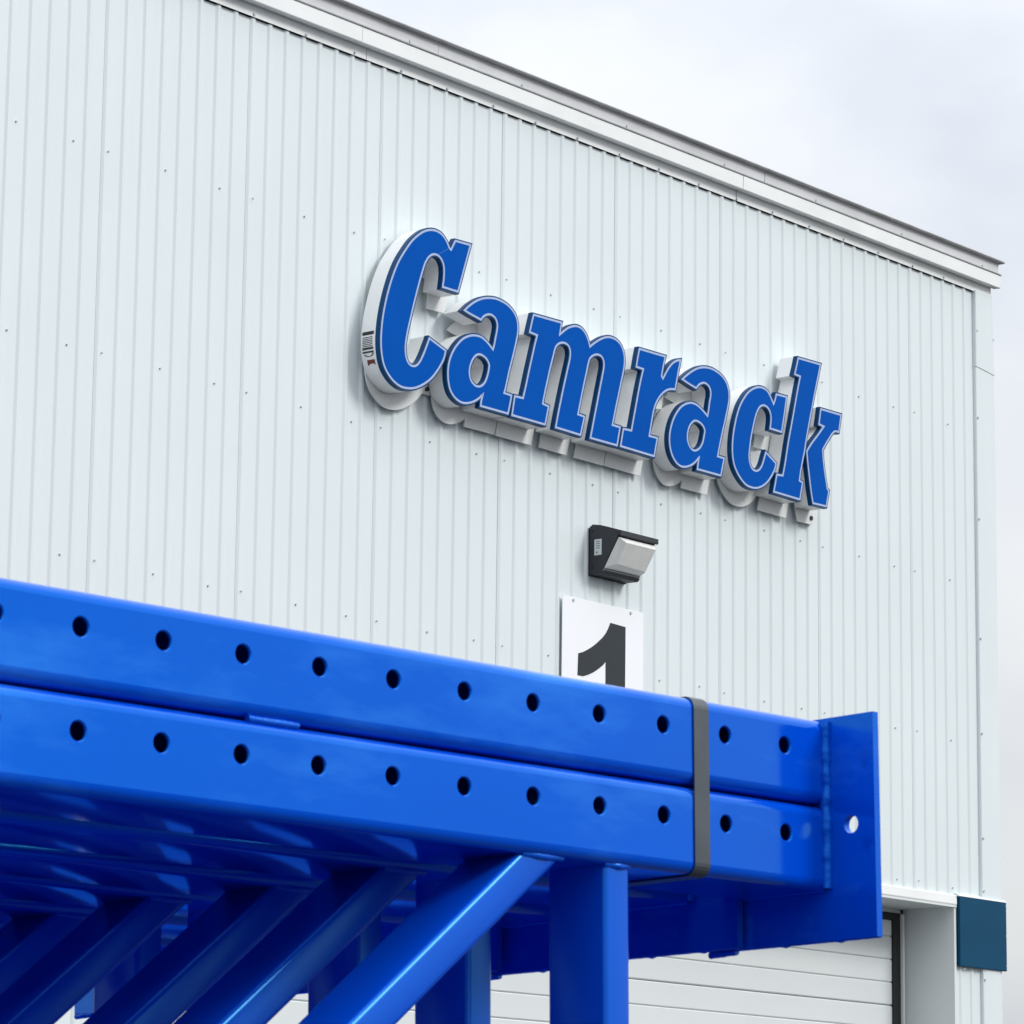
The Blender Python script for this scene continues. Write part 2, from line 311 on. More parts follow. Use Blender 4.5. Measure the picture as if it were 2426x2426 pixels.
# ---------------------------------------------------------------- letter sign
LET={"C":[[[2.686,6.2584],[2.7171,6.3099],[2.8303,6.3139],[2.7422,6.0641],[2.6294,6.0636],[2.6368,6.1114],[2.6363,6.1585],[2.6235,6.1888],[2.5996,6.2073],[2.5676,6.2107],[2.5361,6.1982],[2.5052,6.1656],[2.4819,6.1159],[2.4524,6.0347],[2.4234,5.9445],[2.3946,5.8501],[2.3756,5.7813],[2.3655,5.7191],[2.3701,5.6783],[2.3861,5.649],[2.4107,5.6376],[2.4418,5.6422],[2.4691,5.6651],[2.4959,5.7076],[2.5192,5.7541],[2.5379,5.7942],[2.6588,5.7573],[2.6436,5.7131],[2.6026,5.6537],[2.5546,5.6026],[2.4996,5.5642],[2.4446,5.5376],[2.3964,5.5253],[2.3412,5.5228],[2.2927,5.5366],[2.2509,5.5631],[2.2192,5.5983],[2.2008,5.6452],[2.1925,5.6987],[2.1929,5.7539],[2.1994,5.8151],[2.2144,5.8873],[2.2362,5.9612],[2.265,6.0369],[2.3042,6.1151],[2.3509,6.1812],[2.405,6.2446],[2.4667,6.2936],[2.5154,6.3177],[2.5647,6.3273],[2.6074,6.3226],[2.6363,6.3077],[2.6582,6.2864],[2.6745,6.2639]]],"a1":[[[2.7938,5.9833],[2.8273,6.0116],[2.8739,6.0437],[2.9263,6.0685],[2.9791,6.0829],[3.0324,6.0888],[3.0861,6.0842],[3.1294,6.0722],[3.1676,6.0503],[3.1898,6.0233],[3.2001,5.9904],[3.1992,5.9517],[3.1866,5.9037],[3.1714,5.8518],[3.1535,5.7995],[3.1357,5.7474],[3.1206,5.6958],[3.108,5.6553],[3.1003,5.6348],[3.1567,5.6332],[3.1468,5.5898],[3.1317,5.5385],[2.9245,5.5384],[2.9291,5.5667],[2.9416,5.5999],[2.9105,5.5735],[2.8742,5.5514],[2.8327,5.5358],[2.7911,5.5288],[2.7546,5.5343],[2.7232,5.5489],[2.6967,5.5746],[2.683,5.6094],[2.6779,5.6493],[2.681,5.6907],[2.6955,5.7345],[2.7204,5.777],[2.7533,5.8143],[2.7917,5.8452],[2.8358,5.8661],[2.8776,5.8762],[2.9198,5.8767],[2.9571,5.8651],[2.9867,5.8484],[3.0109,5.8324],[3.021,5.8604],[3.0309,5.9006],[3.0398,5.9336],[3.0419,5.9619],[3.0318,5.9859],[3.0075,6.0001],[2.9782,6.001],[2.9492,5.9899],[2.9309,5.9768],[2.918,5.9617],[2.8862,5.9667],[2.8333,5.9749]],[[2.9111,5.7897],[2.9429,5.7862],[2.9697,5.7725],[2.9849,5.753],[2.9813,5.7246],[2.9688,5.6877],[2.951,5.6568],[2.925,5.6364],[2.8988,5.629],[2.8724,5.6333],[2.8484,5.651],[2.8373,5.6798],[2.8392,5.711],[2.8517,5.7426],[2.8695,5.7667],[2.8876,5.7816]]],"m":[[[3.3214,6.0688],[3.5422,6.0739],[3.5275,6.0098],[3.5647,6.0384],[3.6022,6.062],[3.6462,6.0777],[3.6843,6.0806],[3.7162,6.0709],[3.742,6.0499],[3.7583,6.0269],[3.7715,5.9973],[3.8064,6.0223],[3.851,6.0494],[3.896,6.0697],[3.9347,6.0783],[3.9802,6.0764],[4.0195,6.0605],[4.0427,6.0345],[4.0548,6.0002],[4.0546,5.9594],[4.0439,5.9126],[4.025,5.8521],[4.0061,5.7877],[3.9873,5.7275],[3.9704,5.6679],[3.9592,5.6316],[4.0228,5.6309],[3.9991,5.5339],[3.782,5.5337],[3.8051,5.6178],[3.8296,5.7065],[3.8541,5.7956],[3.8757,5.8723],[3.8868,5.9188],[3.8832,5.9485],[3.8649,5.9664],[3.8327,5.969],[3.8008,5.9587],[3.7722,5.937],[3.7598,5.9104],[3.7445,5.8592],[3.7262,5.7996],[3.7081,5.7361],[3.6911,5.677],[3.6791,5.6349],[3.7317,5.6325],[3.7013,5.5345],[3.5036,5.5376],[3.5213,5.6061],[3.545,5.6898],[3.5688,5.7698],[3.5928,5.8461],[3.612,5.9098],[3.6134,5.944],[3.6004,5.9663],[3.5783,5.9751],[3.5469,5.9737],[3.5157,5.9595],[3.4942,5.9365],[3.4793,5.8958],[3.4555,5.8276],[3.4337,5.7561],[3.4142,5.6931],[3.3997,5.6371],[3.4462,5.6319],[3.4199,5.5364],[3.1632,5.5368],[3.1825,5.6341],[3.2463,5.6362],[3.2665,5.7008],[3.2896,5.7799],[3.3128,5.8553],[3.3332,5.9226],[3.3508,5.9716],[3.2922,5.9757],[3.3067,6.0242]]],"r":[[[4.1806,6.0665],[4.4001,6.0693],[4.3884,6.0339],[4.3767,5.9949],[4.368,5.9603],[4.38,5.9497],[4.4067,5.986],[4.4304,6.0163],[4.4603,6.0442],[4.4963,6.0659],[4.5295,6.0753],[4.5206,6.0411],[4.5087,6.0019],[4.4969,5.9554],[4.4852,5.9127],[4.4491,5.9078],[4.4133,5.8955],[4.3776,5.8724],[4.3421,5.8383],[4.3157,5.7988],[4.2994,5.7593],[4.2896,5.723],[4.2782,5.6773],[4.2667,5.6299],[4.3347,5.6311],[4.3088,5.5322],[4.0283,5.5355],[4.0505,5.6274],[4.1173,5.6311],[4.1314,5.6834],[4.1539,5.7671],[4.1766,5.8511],[4.1966,5.9166],[4.2138,5.9673],[4.155,5.9687],[4.1663,6.0163]]],"a2":[[[4.5469,5.9784],[4.5953,6.0142],[4.6439,6.0439],[4.6927,6.0663],[4.7418,6.0788],[4.7973,6.0828],[4.8468,6.0766],[4.8966,6.0607],[4.9341,6.0341],[4.9529,6.0001],[4.9591,5.9675],[4.953,5.9252],[4.9374,5.8737],[4.9188,5.818],[4.8972,5.7582],[4.8799,5.7031],[4.8664,5.6598],[4.8572,5.6267],[4.9148,5.6255],[4.8852,5.5295],[4.6796,5.5286],[4.6855,5.5583],[4.6946,5.593],[4.6642,5.5657],[4.6279,5.5418],[4.5856,5.5254],[4.5434,5.5192],[4.5072,5.5277],[4.4771,5.548],[4.453,5.5803],[4.4408,5.6183],[4.4393,5.6582],[4.4492,5.7039],[4.4699,5.7515],[4.4997,5.7936],[4.5357,5.8296],[4.5779,5.854],[4.6203,5.8674],[4.6629,5.8678],[4.7058,5.8554],[4.7395,5.8393],[4.7672,5.824],[4.7764,5.8554],[4.7855,5.9016],[4.7952,5.9369],[4.7927,5.9681],[4.7729,5.9886],[4.7421,5.9958],[4.7114,5.9881],[4.687,5.9731],[4.6687,5.9541],[4.6077,5.9648]],[[4.6694,5.7822],[4.7061,5.7766],[4.7337,5.7605],[4.7448,5.7421],[4.7369,5.7111],[4.7248,5.6757],[4.7005,5.6438],[4.664,5.6237],[4.6336,5.6236],[4.6092,5.6406],[4.5939,5.6673],[4.5938,5.7004],[4.6087,5.7399],[4.6329,5.7663],[4.6511,5.7777]]],"c":[[[5.3886,6.0558],[5.483,6.0591],[5.4613,5.9601],[5.4365,5.8591],[5.3306,5.8598],[5.338,5.8984],[5.338,5.9305],[5.3248,5.9566],[5.3008,5.9717],[5.2707,5.9744],[5.2407,5.9624],[5.2167,5.9367],[5.1988,5.9051],[5.1838,5.867],[5.1689,5.8219],[5.154,5.7734],[5.145,5.726],[5.1379,5.679],[5.145,5.6415],[5.1628,5.6165],[5.1925,5.6075],[5.2222,5.6143],[5.2461,5.6342],[5.2641,5.662],[5.2792,5.6964],[5.2912,5.7233],[5.3844,5.6792],[5.3711,5.6449],[5.342,5.6046],[5.2999,5.5622],[5.252,5.533],[5.2043,5.5169],[5.1567,5.5129],[5.1094,5.5197],[5.0682,5.5408],[5.0317,5.5714],[5.0035,5.6102],[4.99,5.6603],[4.9888,5.7126],[4.9963,5.7665],[5.0092,5.8179],[5.0298,5.8778],[5.0563,5.932],[5.0918,5.9791],[5.1333,6.0198],[5.181,6.0489],[5.2289,6.0651],[5.2709,6.0669],[5.307,6.0566],[5.3311,6.0361],[5.3491,6.0145],[5.3624,5.9974],[5.3764,6.0232]]],"k":[[[5.5941,6.2938],[5.8051,6.2992],[5.7783,6.2201],[5.7515,6.1387],[5.7203,6.0365],[5.6936,5.9507],[5.6671,5.8601],[5.6494,5.7916],[5.6318,5.7383],[5.6143,5.6801],[5.6011,5.6228],[5.6312,5.6178],[5.6048,5.5209],[5.364,5.5235],[5.3921,5.6199],[5.4472,5.6243],[5.4688,5.6952],[5.4991,5.8154],[5.5339,5.9319],[5.5644,6.0381],[5.5907,6.1287],[5.6127,6.1961],[5.5609,6.1989],[5.5784,6.2477]]],"k2":[[[5.8078,6.0526],[6.0021,6.055],[5.979,5.9562],[5.9347,5.9508],[5.8724,5.8889],[5.8237,5.8321],[5.8294,5.7724],[5.8463,5.6943],[5.8659,5.6218],[5.8808,5.6142],[5.8564,5.5243],[5.73,5.5214],[5.713,5.5813],[5.692,5.6833],[5.6794,5.7515],[5.6728,5.7957],[5.7147,5.8433],[5.7805,5.9055],[5.836,5.9611],[5.7896,5.9655],[5.7987,6.0102]]]}
FY = -.150
def smooth_path(p):
    n = len(p); P = [Vector((a[0], a[1])) for a in p]; outp = []
    def corner_at(i):
        a, b_, c_ = P[i-1], P[i], P[(i+1) % n]; d1 = b_-a; d2 = c_-b_
        return d1.angle(d2, 0) > R(40)
    cor = [corner_at(i) for i in range(n)]
    for i in range(n):
        p1, p2 = P[i], P[(i+1) % n]; outp.append(p1.copy())
        p0 = P[i-1] if not cor[i] else p1*2-p2
        p3 = P[(i+2) % n] if not cor[(i+1) % n] else p2*2-p1
        if cor[i] and cor[(i+1) % n]: continue
        l = (p2-p1).length; m = 3 if l > .02 else 2
        for s_ in range(1, m):
            t = s_/m
            # centripetal-ish: limit tangents so that uneven spacing does not overshoot
            t1 = (p2-p0); t2 = (p3-p1)
            t1 = t1.normalized()*l if t1.length > 0 else t1; t2 = t2.normalized()*l if t2.length > 0 else t2
            h = (2*t**3-3*t**2+1)*p1+(t**3-2*t**2+t)*t1+(-2*t**3+3*t**2)*p2+(t**3-t**2)*t2
            outp.append(h)
    return outp
def area(p): return sum(p[i-1].x*p[i].y-p[i].x*p[i-1].y for i in range(len(p)))/2
def offset(p, d):       # d>0 grows an anticlockwise loop
    n = len(p); o = []
    for i in range(n):
        a, b_, c_ = p[i-1], p[i], p[(i+1) % n]
        e1 = (b_-a).normalized(); e2 = (c_-b_).normalized()
        n1 = Vector((e1.y, -e1.x)); n2 = Vector((e2.y, -e2.x)); m = n1+n2
        if m.length < 1e-4: m = n1.copy()
        m.normalize(); c = max(.42, m.dot(n1)); o.append(b_+m*(d/c))
    return o
def loops(rings, d):
    res = []
    for i, r_ in enumerate(rings):
        ccw = area(r_) > 0
        want = (i == 0)
        q = r_ if ccw == want else r_[::-1]
        res.append(offset(q, d))
    return res
def cap(mb, lps, y, m=0):
    vs = [v for l in lps for v in l]; fs = []; n = 0
    for l in lps: fs.append(list(range(n, n+len(l)))); n += len(l)
    r_ = delaunay_2d_cdt([Vector((v.x, v.y)) for v in vs], [], fs if len(fs) == 1 else [fs[0]]+[q for q in fs[1:]], 4 if len(fs) > 1 else 1, 1e-6)
    tris = r_[2]
    if len(fs) > 1:      # keep what lies in the outer loop and outside the holes
        def inside(p, l):
            c = False
            for i in range(len(l)):
                a, b_ = l[i-1], l[i]
                if (a.y > p.y) != (b_.y > p.y) and p.x < (b_.x-a.x)*(p.y-a.y)/(b_.y-a.y)+a.x: c = not c
            return c
        tris = [t for t in tris if not any(inside(sum((r_[0][i] for i in t), Vector((0, 0)))/len(t), l) for l in lps[1:])]
    mb.add([(v.x, y, v.y) for v in r_[0]], [list(t) for t in tris], m)
def walls(mb, lps, y0, y1, m=0):
    for l in lps:
        n = len(l); mb.add([(v.x, y0, v.y) for v in l]+[(v.x, y1, v.y) for v in l], [[i, (i+1) % n, n+(i+1) % n, n+i] for i in range(n)], m)
def fix_normals(o, y_front=True): pass
SG = empty('letter_sign', 'large blue slab serif channel letter sign reading Camrack on the white wall', 'sign', (0, 0, 0))
RIMD = .025
def build_letter(name_rings, extra=None, label=None, dz=-.072, dxs=.030):
    let = None
    parts = [name_rings]+([extra] if extra else [])
    for gi, rings0 in enumerate(parts):
        rings = [smooth_path(r_) for r_ in rings0]
        yo = .0006*gi
        outer = loops(rings, .0118); lin_o = loops(rings, .0052); lin_i = loops(rings, -.0052)
        ret = loops(rings, .0100)
        # trim cap (the letter object itself)
        mb = MB(); cap(mb, outer, FY+yo); walls(mb, outer, FY+yo, FY+RIMD+yo); cap(mb, outer, FY+RIMD+yo)
        o = mb.obj('letter' if let is None else 'letter_leg', M['rim'], SG if let is None else let)
        if let is None: let = o; o['label'] = label
        mb = MB(); cap(mb, ret, FY+RIMD+.0008+yo); walls(mb, ret, FY+RIMD+.0008+yo, -.036+yo); cap(mb, ret, -.036+yo); mb.obj('return_wall', M['ret'], let)
        # white line: ring mesh, then the blue face inside it
        mb = MB()
        for a_, b_ in zip(lin_o, lin_i):
            n = len(a_); mb.add([(v.x, FY-.0012+yo, v.y) for v in a_]+[(v.x, FY-.0012+yo, v.y) for v in b_], [[i, (i+1) % n, n+(i+1) % n, n+i] for i in range(n)])
            walls(mb, [a_], FY-.0012+yo, FY+yo-.0002)
        mb.obj('outline', M['line'], let)
        mb = MB(); cap(mb, loops(rings, -.0046), FY-.0008+yo); walls(mb, loops(rings, -.0046), FY-.0008+yo, FY+yo-.0002); mb.obj('face', M['face'], let)
        # pale backing plate, dropped below the can and stood off the ribs
        sh = [[v+Vector((dxs, dz)) for v in l] for l in loops(rings, .010)]
        mb = MB(); cap(mb, sh, -.0350+yo); walls(mb, sh, -.0350+yo, -.028+yo); cap(mb, sh, -.028+yo); mb.obj('backing_plate', M['back'], let)
    return let
lC = build_letter(LET['C'], label='tall capital C with stickers on its left side')
for kx, lab in (('a1', 'first lower case a, beside the capital C'), ('m', 'lower case m'), ('r', 'lower case r'), ('a2', 'second lower case a, after the r'), ('c', 'lower case c')):
    build_letter(LET[kx], label=lab)
build_letter(LET['k'], LET['k2'], label='lower case k at the end of the word')
# maker's sticker on the C's left return: printed bars, ring and a red tab
rc = loops([smooth_path(LET['C'][0])], .0113)[0]
def side_patch(z0, z1, y0, y1, mat, name, parent, off=.0):
    def at(z):
        xs_ = []
        for a_, b_ in zip(rc, rc[1:]+rc[:1]):
            if (a_.y <= z) != (b_.y <= z): xs_.append(a_.x+(b_.x-a_.x)*(z-a_.y)/(b_.y-a_.y))
        return min(xs_)
    n = 4; zs = [z0+(z1-z0)*i/n for i in range(n+1)]
    v = [(at(z)-off, y, z) for z in zs for y in (y0, y1)]
    return v, [[2*i, 2*i+1, 2*i+3, 2*i+2] for i in range(n)]
# z levels found from the photograph on the return surface
ZT, ZB = 5.766, 5.795
mb = MB()
v, f = side_patch(ZT-.016, ZT, -.044, -.114, None, None, None, .0006); mb.add(v, f)
for i in range(6):
    z = ZT-.026-i*.0085; v, f = side_patch(z-.0034, z, -.046, -.108, None, None, None, .0006); mb.add(v, f)
v, f = side_patch(ZT-.086, ZT-.076, -.045, -.112, None, None, None, .0006); mb.add(v, f)
v, f = side_patch(ZT-.102, ZT-.094, -.045, -.112, None, None, None, .0006); mb.add(v, f)
for i in range(8):
    t = math.pi*i/8; z = ZT-.104-.013*math.sin(t); y = -.083-.025*math.cos(t); v, f = side_patch(z-.003, z, y-.006, y+.006, None, None, None, .0006); mb.add(v, f)
mb.obj('printed_sticker', M['ink'], lC)
mb = MB()
v, f = side_patch(ZT-.152, ZT-.134, -.066, -.112, None, None, None, .0006); mb.add(v, f)
v, f = side_patch(ZT-.158, ZT-.152, -.105, -.112, None, None, None, .0006); mb.add(v, f)
v, f = side_patch(ZT-.158, ZT-.152, -.066, -.076, None, None, None, .0006); mb.add(v, f)
mb.obj('red_sticker', M['red'], lC)
mb = MB(); mb.add([(2.5943, FY-.0013, 6.2153), (2.5943, FY-.0013, 6.2181), (2.6735, FY-.0013, 6.2651), (2.6735, FY-.0013, 6.2623)], [[0, 1, 2, 3]]); mb.obj('face_seam', M['seam'], lC)
# mounting tabs
for (x, z, r_) in ((2.662, 5.588, .011), (5.879, 5.476, .013)):
    mb = MB(); mb.box(x-.06, x+.03, -.030, -.0145, z-.025, z+.045); mb.obj('mounting_tab', M['back'], SG)
    mb = MB(); mb.cyl((x, -.030, z), (0, -1, 0), r_, .010, 12); mb.obj('bolt', M['num'], SG)

# ---------------------------------------------------------------- wall light
WL = empty('wall_light', 'dark bronze wall pack light with frosted glass above the number sign', 'wall light')
x0, x1 = 3.957, 4.262
def prism_poly(poly, xa, xb): mb = MB(); mb.prism_x(poly, xa, xb); return mb
hp = [(-.013, 4.884), (-.013, 5.128), (-.026, 5.134), (-.030, 5.138), (-.080, 5.130), (-.120, 5.118), (-.207, 5.090), (-.207, 5.076), (-.198, 5.070), (-.098, 4.902), (-.100, 4.892), (-.086, 4.882)]
mb = prism_poly(hp, x0, x1)
hs = mb.obj('housing', M['lampb'], WL)
bv = hs.modifiers.new('bevel', 'BEVEL'); bv.width = .0035; bv.segments = 2; bv.limit_method = 'ANGLE'; bv.angle_limit = R(25)
mb = MB(); mb.box(x0-.002, x1+.002, -.0128, .0, 4.880, 5.122, b=.003); mb.obj('back_plate', M['lampb'], WL)
# visor lip along the top of the glass
mb = MB(); mb.prism_x([(-.200, 5.074), (-.2075, 5.077), (-.2085, 5.090), (-.213, 5.089), (-.213, 5.066), (-.206, 5.062)], x0-.001, x1+.003); mb.obj('visor', M['lampb'], WL)
# glass: shallow bulged tray standing proud of the sloping front
T = Vector((0, -.193, 5.060)); Bm = Vector((0, -.1005, 4.908)); up_ = (T-Bm); L_ = up_.length; up_.normalize(); nn = Vector((0, -up_.z, up_.y)); nn = nn if nn.y < 0 else -nn
nn = Vector((0, -abs(up_.z), -abs(up_.y))).normalized()
def gp(x, s_, h): return Vector((x, 0, 0))+Bm+up_*s_+nn*h
def tray(h0, h1, ins, inset_x=.004):
    o_ = [gp(x0+inset_x, 0, h0), gp(x1-inset_x, 0, h0), gp(x1-inset_x, L_, h0), gp(x0+inset_x, L_, h0)]
    i_ = [gp(x0+inset_x+ins*1.2, ins*1.1, h1), gp(x1-inset_x-ins*.25, ins*.9, h1), gp(x1-inset_x-ins*.25, L_-ins*.3, h1), gp(x0+inset_x+ins, L_-ins*.3, h1)]
    return o_+i_, [[4, 5, 6, 7], [0, 1, 5, 4], [1, 2, 6, 5], [2, 3, 7, 6], [3, 0, 4, 7]]
mb = MB(); v, f = tray(.001, .030, .040); mb.add(v, f+[[3, 2, 1, 0]]); gl = mb.obj('glass', M['lens'], WL)
bv = gl.modifiers.new('bevel', 'BEVEL'); bv.width = .004; bv.segments = 2
mb = MB(); v = [gp(x0+.012, .01, .0025), gp(x1-.012, .01, .0025), gp(x1-.012, L_-.01, .0025), gp(x0+.012, L_-.01, .0025)]; mb.add(v, [[0, 1, 2, 3]]); mb.obj('reflector', M['refl'], WL)
mb = MB(); mb.add([gp(x0+.003, -.007, .002), gp(x1-.003, -.007, .002), gp(x1-.003, .001, .008), gp(x0+.003, .001, .008), gp(x0+.003, -.007, -.004), gp(x1-.003, -.007, -.004)], [[0, 1, 2, 3], [4, 5, 1, 0], [4, 0, 3], [5, 2, 1], [4, 3, 2, 5]]); mb.obj('glass_rim', M['trim2'], WL)
mb = MB(); mb.box(x0-.0012, x0-.0002, -.091, -.046, 4.978, 5.058); mb.obj('rating_label', M['paper'], WL)
mb = MB(); mb.box(x0-.0020, x0-.0013, -.066, -.058, 4.988, 4.996)
for i in range(4): mb.box(x0-.0020, x0-.0013, -.080, -.057, 5.045-i*.011, 5.048-i*.011)
mb.obj('label_print', M['lampb'], WL)
for z in (5.103, 4.918):
    mb = MB(); mb.cyl((x0, -.030, z), (-1, 0, 0), .0065, .003, 12); mb.obj('screw', M['seal_gap_shade'], WL)

# ---------------------------------------------------------------- number sign
NS = empty('number_sign', 'square white board with a charcoal number 1 screwed to the wall under the light', 'sign')
mb = MB(); mb.box(3.732, 4.394, -.024, -.020, 4.09, 4.750, b=.001); mb.obj('board', M['sign'], NS)
num = [(4.119, 4.662), (4.102, 4.632), (4.084, 4.606), (4.055, 4.578), (4.018, 4.551), (3.982, 4.527), (3.941, 4.505), (3.900, 4.486), (3.860, 4.474), (3.855, 4.364), (3.900, 4.364), (3.942, 4.377), (3.985, 4.395), (4.03, 4.420), (4.060, 4.440), (4.082, 4.460), (4.082, 4.19), (4.242, 4.19), (4.244, 4.657)]
mb = MB(); lp = [[Vector(q) for q in num]]; cap(mb, lp, -.0255); walls(mb, lp, -.0255, -.0242); mb.obj('numeral', M['num'], NS)
for x in (3.817, 4.286):
    for z in (4.735, 4.105): mb = MB(); mb.cyl((x, -.024, z), (0, -1, 0), .008, .005, 10); mb.obj('screw', M['screw'], NS)

# ---------------------------------------------------------------- bundle of rack frames
BU = Vector((.99425, -.10671, -.00865)); BW = Vector((.01137, .02491, .99963)); BU.normalize(); BW = (BW-BU*BW.dot(BU)).normalized(); BV = BW.cross(BU)
if BV.y < 0: BV = -BV
P0 = Vector((-7.97832, -8.69120, 2.17087))
BM = Matrix(((BU.x, BV.x, BW.x, P0.x), (BU.y, BV.y, BW.y, P0.y), (BU.z, BV.z, BW.z, P0.z), (0, 0, 0, 1)))
HP = .10164; RAD = .0125; DEP = .15; U1 = 1.0865; NH = 48
def tube_with_holes(w0, w1, holes_w, name, back=True):
    """Rounded rectangular tube along u with a row of round holes in its front and rear faces."""
    mb = MB(); u0 = -HP*(NH-11)-.03; r_ = RAD; ns = 6
    def arc(cy, cz, a0): return [(cy+r_*math.cos(a0+math.pi/2*i/ns), cz+r_*math.sin(a0+math.pi/2*i/ns)) for i in range(ns+1)]
    # profile pieces (v, w): everything except the two flat faces that carry holes
    topp = arc(r_, w1-r_, math.pi)[::-1]
    A = [(r_-r_*math.cos(math.pi/2*i/ns), w1-r_+r_*math.sin(math.pi/2*i/ns)) for i in range(ns+1)]           # front face top edge -> top
    Bq = [(DEP-r_+r_*math.sin(math.pi/2*i/ns), w1-r_+r_*math.cos(math.pi/2*i/ns)) for i in range(ns+1)]       # top -> rear
    Cq = [(DEP-r_+r_*math.cos(math.pi/2*i/ns), w0+r_-r_*math.sin(math.pi/2*i/ns)) for i in range(ns+1)]       # rear -> bottom
    Dq = [(r_-r_*math.sin(math.pi/2*i/ns), w0+r_-r_*math.cos(math.pi/2*i/ns)) for i in range(ns+1)]           # bottom -> front
    for path in (A+Bq, Cq+Dq):
        n = len(path); v = [(u, a, b_) for u in (u0, U1) for a, b_ in path]
        mb.add(v, [[i, i+1, n+i+1, n+i] for i in range(n-1)])
    za, zb = w0+r_, w1-r_; hr = .0096; seg = 20
    for vf, sgn in ((0, 1), (DEP, -1)):
        for i in range(NH):
            uc = HP*(i-(NH-11)); ua = uc-HP/2 if i else u0; ub = uc+HP/2 if i < NH-1 else U1
            hb = hr+.0013; inner = [(uc+hr*math.cos(2*math.pi*t/seg), holes_w+hr*math.sin(2*math.pi*t/seg)) for t in range(seg)]
            ring = [(uc+hb*math.cos(2*math.pi*t/seg), holes_w+hb*math.sin(2*math.pi*t/seg)) for t in range(seg)]
            # outer points on the cell border hit by the same angles
            def border(t):
                a = 2*math.pi*t/seg; c, s_ = math.cos(a), math.sin(a); k_ = 1e9
                if c > 1e-6: k_ = min(k_, (ub-uc)/c)
                if c < -1e-6: k_ = min(k_, (ua-uc)/c)
                if s_ > 1e-6: k_ = min(k_, (zb-holes_w)/s_)
                if s_ < -1e-6: k_ = min(k_, (za-holes_w)/s_)
                return (uc+c*k_, holes_w+s_*k_)
            corners = [(ub, zb), (ua, zb), (ua, za), (ub, za)]
            bo = [border(t) for t in range(seg)]
            vs = [(a, vf, b_) for a, b_ in ring]+[(a, vf, b_) for a, b_ in bo]+[(a, vf, b_) for a, b_ in corners]
            fs = [[t, (t+1) % seg, seg+(t+1) % seg, seg+t] for t in range(seg)]
            for ci, (cu, cw) in enumerate(corners):
                ang = math.atan2(cw-holes_w, cu-uc) % (2*math.pi); t = int(ang/(2*math.pi/seg))
                fs.append([seg+t, seg+(t+1) % seg, 2*seg+ci])
            mb.add(vs, fs)
            # short lip through the wall of the tube
            vs = [(a, vf, b_) for a, b_ in ring]+[(a, vf+sgn*.0011, b_) for a, b_ in inner]+[(a, vf+sgn*.0035, b_) for a, b_ in inner]
            mb.add(vs, [[k_*seg+t, k_*seg+(t+1) % seg, (k_+1)*seg+(t+1) % seg, (k_+1)*seg+t] for t in range(seg) for k_ in (0, 1)])
    return mb
def plate_mesh(w_lo, w_hi, hole_w, flip=False):
    """End plate across the posts, two anchor holes, ragged flame-cut lower edge."""
    mb = MB(); t0, t1 = U1+.0015, U1+.0110; v0, v1 = -.0705, .185; seg = 24; hr = .0105
    hv = [-.0354, .150]; mid = (v0+v1)/2
    for (a0, a1, hc) in ((v0, mid, hv[0]), (mid, v1, hv[1])):
        n = 5
        for tt in (t0, t1):
            ring = [(hc+hr*math.cos(2*math.pi*t/seg), hole_w+hr*math.sin(2*math.pi*t/seg)) for t in range(seg)]
            def border(t):
                a = 2*math.pi*t/seg; c, s_ = math.cos(a), math.sin(a); k_ = 1e9
                if c > 1e-6: k_ = min(k_, (a1-hc)/c)
                if c < -1e-6: k_ = min(k_, (a0-hc)/c)
                if s_ > 1e-6: k_ = min(k_, (w_hi-hole_w)/s_)
                if s_ < -1e-6: k_ = min(k_, (w_lo-hole_w)/s_)
                return (hc+c*k_, hole_w+s_*k_)
            bo = [border(t) for t in range(seg)]; corners = [(a1, w_hi), (a0, w_hi), (a0, w_lo), (a1, w_lo)]
            vs = [(tt, a, b_) for a, b_ in ring+bo+corners]; fs = [[t, (t+1) % seg, seg+(t+1) % seg, seg+t] for t in range(seg)]
            for ci, (cv_, cw) in enumerate(corners):
                ang = math.atan2(cw-hole_w, cv_-hc) % (2*math.pi); t = int(ang/(2*math.pi/seg)); fs.append([seg+t, seg+(t+1) % seg, 2*seg+ci])
            mb.add(vs, fs)
        ring = [(hc+hr*math.cos(2*math.pi*t/seg), hole_w+hr*math.sin(2*math.pi*t/seg)) for t in range(seg)]
        mb.add([(tt, a, b_) for tt in (t0, t1) for a, b_ in ring], [[t, (t+1) % seg, seg+(t+1) % seg, seg+t] for t in range(seg)])
    mb.add([(t0, v0, w_lo), (t1, v0, w_lo), (t1, v0, w_hi), (t0, v0, w_hi)], [[0, 1, 2, 3]])
    mb.add([(t0, v1, w_lo), (t1, v1, w_lo), (t1, v1, w_hi), (t0, v1, w_hi)], [[0, 1, 2, 3]])
    mb.add([(t0, v0, w_hi), (t1, v0, w_hi), (t1, v1, w_hi), (t0, v1, w_hi)], [[0, 1, 2, 3]])
    # ragged lower edge hanging 1-4 mm below the plate
    n = 40; rr = random.Random(3)
    hts = [w_lo-.0012-abs(noise.noise(Vector((i*.55, 3.1, 0))))*.0008-(.0016 if i in (9, 22) else 0) for i in range(n+1)]
    vs = []
    for i in range(n+1):
        v_ = v0+(v1-v0)*i/n; vs += [(t0+.0008, v_, w_lo+.0002), (t0+.003, v_, hts[i]), (t1-.003, v_, hts[i]), (t1-.0008, v_, w_lo+.0002)]
    mb.add(vs, [[4*i+j, 4*i+j+1, 4*i+5+j, 4*i+4+j] for i in range(n) for j in range(3)])
    return mb
